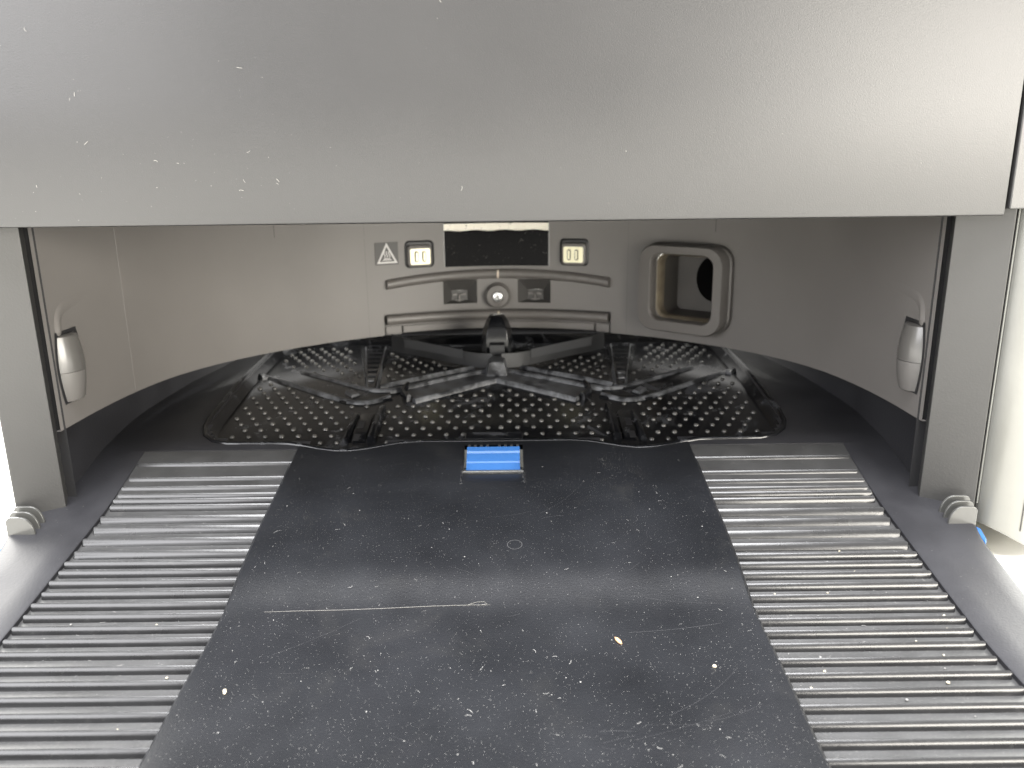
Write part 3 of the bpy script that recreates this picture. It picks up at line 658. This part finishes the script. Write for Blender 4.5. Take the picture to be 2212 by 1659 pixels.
b = MB(); b.loft([[(x, y, z) for x, y in ((-.0049, .5175), (-.0049, .5105), (.0049, .5105), (.0049, .5175))] for z in (zb_, zb_+.0088, zb_+.0095)]); b.build('post_nose', 'rubber', post, bevel=.0005)
# front tab behind the latch
b = MB(); b.loft([[(x, y, deck(y)+h) for x, h in ((-.0150, FH), (-.0150, .0002), (-.0143, .0009), (.0143, .0009), (.0150, .0002), (.0150, FH))] for y in (.3895, .3965)]); b.build('latch_tab', 'tray', tray, bevel=.0004)

# bumps on a hexagonal lattice, kept clear of the raised parts
def seg_d(p, a, c):
    p, a, c = Vector(p), Vector(a), Vector(c); t = max(0, min(1, (p-a).dot(c-a)/(c-a).length_squared)); return (p-(a+(c-a)*t)).length
def clear(x, y):
    x = abs(x)
    if y < .4055 and x < .0168: return False
    if seg_d((x, y), (0, .492), (.050, .4585)) < .0138: return False
    if seg_d((x, y), (.056, .462), (.07, .455)) < .009: return False
    if seg_d((x, y), (.078, .456), (.144, .504)) < .0135: return False
    if seg_d((x, y), (.0745, .464), (.082, .52)) < .0060 or (y > .50 and seg_d((x, y), (.079, .50), (.087, .56)) < .0095): return False
    if .0605 < x < .0790 and y < .439: return False
    if x < .013 and y > .48: return False
    if x < .0765 and y > .468 and not in_poly(x, y, [(.0735, .553), (.0205, .5165), (.0690, .4835)]): return False
    if y > .474+max(0, x-.078)*.8 and x > .0765 and not in_poly(x, y, [(.146, .565), (.1050, .565), (.0835, .4900), (.1210, .5140), (.146, .530)]): return False
    if y > .494+x*.75 and x < .076: return False     # behind the blades
    return True
inb = inset(dp, .0105); spots = []
for r in range(24):
    y = .3983+.00742*r
    for k in range(20):
        x = .0035+.0087*k+(.00435 if r % 2 else 0)
        for sg in (-1, 1):
            xx = sg*x+random.uniform(-.0001, .0001)
            if in_poly(xx, y, inb) and clear(xx, y) and math.hypot(abs(xx)-.144, y-.399) > .006: spots.append((xx, y))
bm_me = None
def bump_rings(x, y, z, r=.00138):
    return [[(x+rr_*math.cos(a), y+rr_*math.sin(a), z+h) for a in np.linspace(0, 2*math.pi, 11)[:-1]] for rr_, h in ((r, -.0002), (r*.93, .0005), (r*.68, .00095), (r*.30, .00115))]
b = MB(); b.loft(bump_rings(0, 0, 0)); first = b.build('bump', 'bump', tray, smooth=50); n300 = 0; rest = MB()
spots.sort(key=lambda p_: p_[1])
for i, (x, y) in enumerate(spots):
    if i < 298:
        o = first if i == 0 else first.copy()
        if i: col.objects.link(o); o.parent = tray
        o.location = (x, y, deck(y)+FH); o.rotation_euler = (R(8), 0, random.uniform(0, 6)); k = random.uniform(.9, 1.08); o.scale = (k, k, k)
    else: rest.loft(bump_rings(x, y, deck(y)+FH))
if rest.v: tag(rest.build('bumps', 'bump', tray, smooth=50), kind='stuff')
print('bumps', len(spots))

# ------------------------------------------------------------------ loose things: hair, grains, crumbs, dust
b = MB(); pts = [(-.0830, .2678), (-.0700, .2682), (-.055, .2684), (-.0387, .2690), (-.020, .2699), (-.006, .2702), (.0006, .2701)]
b.tube([(x, y, pz(x, y)+.00015) for x, y in pts], [.00006]+[.00009]*5+[.00005], 5)
b.tube([(x, y, pz(x, y)+.00025) for x, y in ((-.0080, .2700), (-.0045, .2715), (-.0015, .2716), (-.0005, .2705), (-.004, .2699))], .00008, 5)
tag(b.build('hair', mat('hair_strand', (.13, .125, .115), .5)), 'long pale hair lying across the black centre plate of the ramp', 'hair')
def blob(name, x, y, z, rx, ry, rz_, mt, rot=0, seed=0):
    rnd = random.Random(seed); me = bpy.data.meshes.new(name); bm_ = bmesh.new(); bmesh.ops.create_icosphere(bm_, subdivisions=2, radius=1)
    for v in bm_.verts:
        k = 1+rnd.uniform(-.16, .16); v.co = Vector((v.co.x*rx*k, v.co.y*ry*k, v.co.z*rz_*k))
    for f in bm_.faces: f.smooth = True
    bm_.to_mesh(me); bm_.free(); me.materials.append(M[mt]); o = bpy.data.objects.new(name, me); col.objects.link(o); o.location = (x, y, z+rz_*.8); o.rotation_euler = (R(6), 0, R(rot)); return o
x, y = .0459, .2500; tag(blob('food_flake', x, y, pz(x, y), .0007, .0022, .0005, 'flake', 28, 3), 'tan elongated flake on the right half of the centre plate', 'flake')
x, y = -.0838, .2262; tag(blob('seed', x, y, pz(x, y), .0006, .0013, .0005, 'crumb', 20, 4), 'small cream seed near the lower left of the centre plate', 'seed')
x, y = .1282, .2494; tag(blob('white_grain', x, y, deck(y)-.0018, .0014, .0007, .0007, 'dust', -12, 5), 'white oval grain lying in the right ribbed strip', 'grain')
x, y = .0760, .2360; tag(blob('crumb', x, y, pz(x, y), .0007, .0006, .0005, 'crumb', 0, 6), 'round pale crumb on the centre plate near its right edge', 'crumb')
rnd = random.Random(11)
ORD = ['first', 'second', 'third', 'fourth', 'fifth', 'sixth', 'seventh', 'eighth', 'ninth', 'tenth', 'eleventh', 'twelfth', 'thirteenth', 'fourteenth', 'fifteenth', 'sixteenth', 'seventeenth', 'eighteenth', 'nineteenth', 'twentieth', 'twenty-first', 'twenty-second', 'twenty-third', 'twenty-fourth']
for sg, nm, cnt in ((1, 'right', 34), (-1, 'left', 12)):
    used = set()
    while len(used) < cnt:
        gi = rnd.randint(9, 22); th = rnd.randint(0, 2)
        if (gi, th) in used: continue
        used.add((gi, th)); x = sg*(.104+.0225*th+rnd.uniform(.002, .019)); r = rnd.uniform(.00026, .00060)*(1 if sg > 0 else .8)
        y = RIBS[gi+1]+.0012+rnd.uniform(0, max(.0005, RIBS[gi]-RIBS[gi+1]-.0040))
        tag(blob('crumb', x, y, deck(y)-.0020, r, r*rnd.uniform(.7, 1.1), r*.8, rnd.choice(['crumb', 'dust']), rnd.uniform(0, 90), gi*3+th),
            f"tiny pale crumb in the {ORD[gi]} groove of the {nm} strip, {['near the centre plate', 'halfway along the groove', 'near the outer edge'][th]}", 'crumb', f'crumbs between the {nm} ribs')

dm = MB()
def speck(c, u, v, r, n=5):
    a0 = rnd.uniform(0, 6); e = rnd.uniform(.35, 1); th = rnd.uniform(0, 3.14); cu, su = math.cos(th), math.sin(th)
    pts = []
    for i in range(n):
        a = a0+2*math.pi*i/n; q = rnd.uniform(.7, 1.2)*r; px_, py_ = q*math.cos(a), q*math.sin(a)*e
        pts.append(c+u*(px_*cu-py_*su)+v*(px_*su+py_*cu))
    dm.add(pts+[c+u.cross(v)*r*.5], [(i, (i+1) % n, n) for i in range(n)])
def fibre(c, u, v, L):
    th = rnd.uniform(0, 6.28); cv = rnd.uniform(-2.5, 2.5); w = rnd.uniform(.00004, .00008); p_ = c.copy(); rows = []
    nrm = u.cross(v)
    for i in range(6):
        d_ = u*math.cos(th)+v*math.sin(th); s_ = nrm.cross(d_); rows.append([p_+s_*w+nrm*.0001, p_-s_*w+nrm*.0001]); p_ = p_+d_*L/5; th += cv/5
    dm.grid(rows)
X_, Yv = Vector((1, 0, 0)), Vector((0, 1, .12)).normalized()
for k in range(6500):      # fine dust film, packed denser towards the outer end to brighten the plate there
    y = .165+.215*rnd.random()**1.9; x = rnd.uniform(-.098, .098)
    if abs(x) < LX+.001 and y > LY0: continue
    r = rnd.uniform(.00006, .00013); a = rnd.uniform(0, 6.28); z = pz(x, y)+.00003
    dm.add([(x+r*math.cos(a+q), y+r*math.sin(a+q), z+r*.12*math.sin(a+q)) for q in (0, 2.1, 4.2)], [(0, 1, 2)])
for k in range(26000):  # groove dust, also set denser outward to brighten the strips
    y = .165+.20*rnd.random()**1.5; x = rnd.uniform(.101, .1735)*rnd.choice((-1, 1)); r = rnd.uniform(.00004, .00010); a = rnd.uniform(0, 6.28); z = deck(y)-.00200
    dm.add([(x+r*math.cos(a+q), y+r*math.sin(a+q), z+r*.12*math.sin(a+q)) for q in (0, 2.1, 4.2)], [(0, 1, 2)])
for k in range(3600):
    x = rnd.uniform(-.097, .097); y = .17+.212*rnd.random()**1.05
    if abs(x) < LX+.001 and y > LY0: continue
    r = .00005+.00012*rnd.random()**4.0
    if rnd.random() < .012: r = rnd.uniform(.00022, .00036)
    speck(Vector((x, y, pz(x, y)+.00004)), X_, Yv, r)
for k in range(85):
    x = rnd.uniform(-.094, .094); y = rnd.uniform(.18, .378)
    if abs(x) < LX+.003 and y > LY0-.003: continue
    fibre(Vector((x, y, pz(x, y)+.00005)), X_, Yv, rnd.uniform(.0005, .0022)*(1 if rnd.random() < .92 else 2))
for sg in (-1, 1):
    for k in range(2000 if sg > 0 else 1700):
        y = rnd.uniform(.19, .382); x = sg*rnd.uniform(.101, .205); z = deck(y)+(-.0020 if abs(x) < XS else 0.00005)
        if abs(x) > XS and rnd.random() < .8: continue
        speck(Vector((x, y, z)), X_, Yv, .00005+.00014*rnd.random()**3.5)
    for k in range(110):
        y = rnd.uniform(.24, .38); x = sg*rnd.uniform(.104, .172); fibre(Vector((x, y, deck(y)-.0019)), X_, Yv, rnd.uniform(.0006, .002))
    # dust gathered along the groove edges
    for k in range(500):
        gy = rnd.choice(RIBS[8:20]); x = sg*rnd.uniform(.101, .173); y = gy+.0005+abs(rnd.gauss(0, .0006)); speck(Vector((x, y, deck(y)-.0019)), X_, Yv, rnd.uniform(.00005, .00013))
# dust round the latch
for k in range(150):
    sg = rnd.choice((-1, 1)); y = rnd.uniform(LY0, LY1+.002); speck(Vector((sg*(LX+rnd.gauss(0, .0005)), y, pz(.02, y)+.0001)), X_, Yv, rnd.uniform(.00005, .00015))
for k in range(120):
    x = rnd.uniform(-LX, LX); speck(Vector((x, LY1-.0012+rnd.gauss(0, .0004), pz(x, LY1-.0012)+.0001)), X_, Yv, rnd.uniform(.00005, .00015))
for k in range(60):
    y = rnd.uniform(.366, .380); x = rnd.uniform(-.0125, .0125); speck(Vector((x, y, deck(y)+.0010 + (.0012 if y > .3708 else 0))), X_, Yv, rnd.uniform(.00005, .00012))
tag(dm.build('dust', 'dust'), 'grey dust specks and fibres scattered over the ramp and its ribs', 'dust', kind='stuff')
# specks on the cover face
M['lint'] = mat('pale_lint', (.24, .235, .215), .8); dm = MB()
Zv = Vector((0, 0, 1))
for k in range(190):
    x = rnd.gauss(-.12, .035) if rnd.random() < .72 else rnd.uniform(-.2, .2); z = .1535+abs(rnd.gauss(0, .022)) if rnd.random() < .6 else rnd.uniform(.154, .235)
    if abs(x) > .2: continue
    c = Vector((x, .3247+.0022*(x/.205)**2-.0004*min(1, (z-.152)/.048), z)); r = .00005+.00014*rnd.random()**3
    if rnd.random() < .06: fibre(c, X_, Zv, rnd.uniform(.0008, .0022))
    else: speck(c, X_, Zv, r)
tag(dm.build('lint', 'lint'), 'pale lint and specks sticking to the lower left of the front cover', 'lint', kind='stuff')
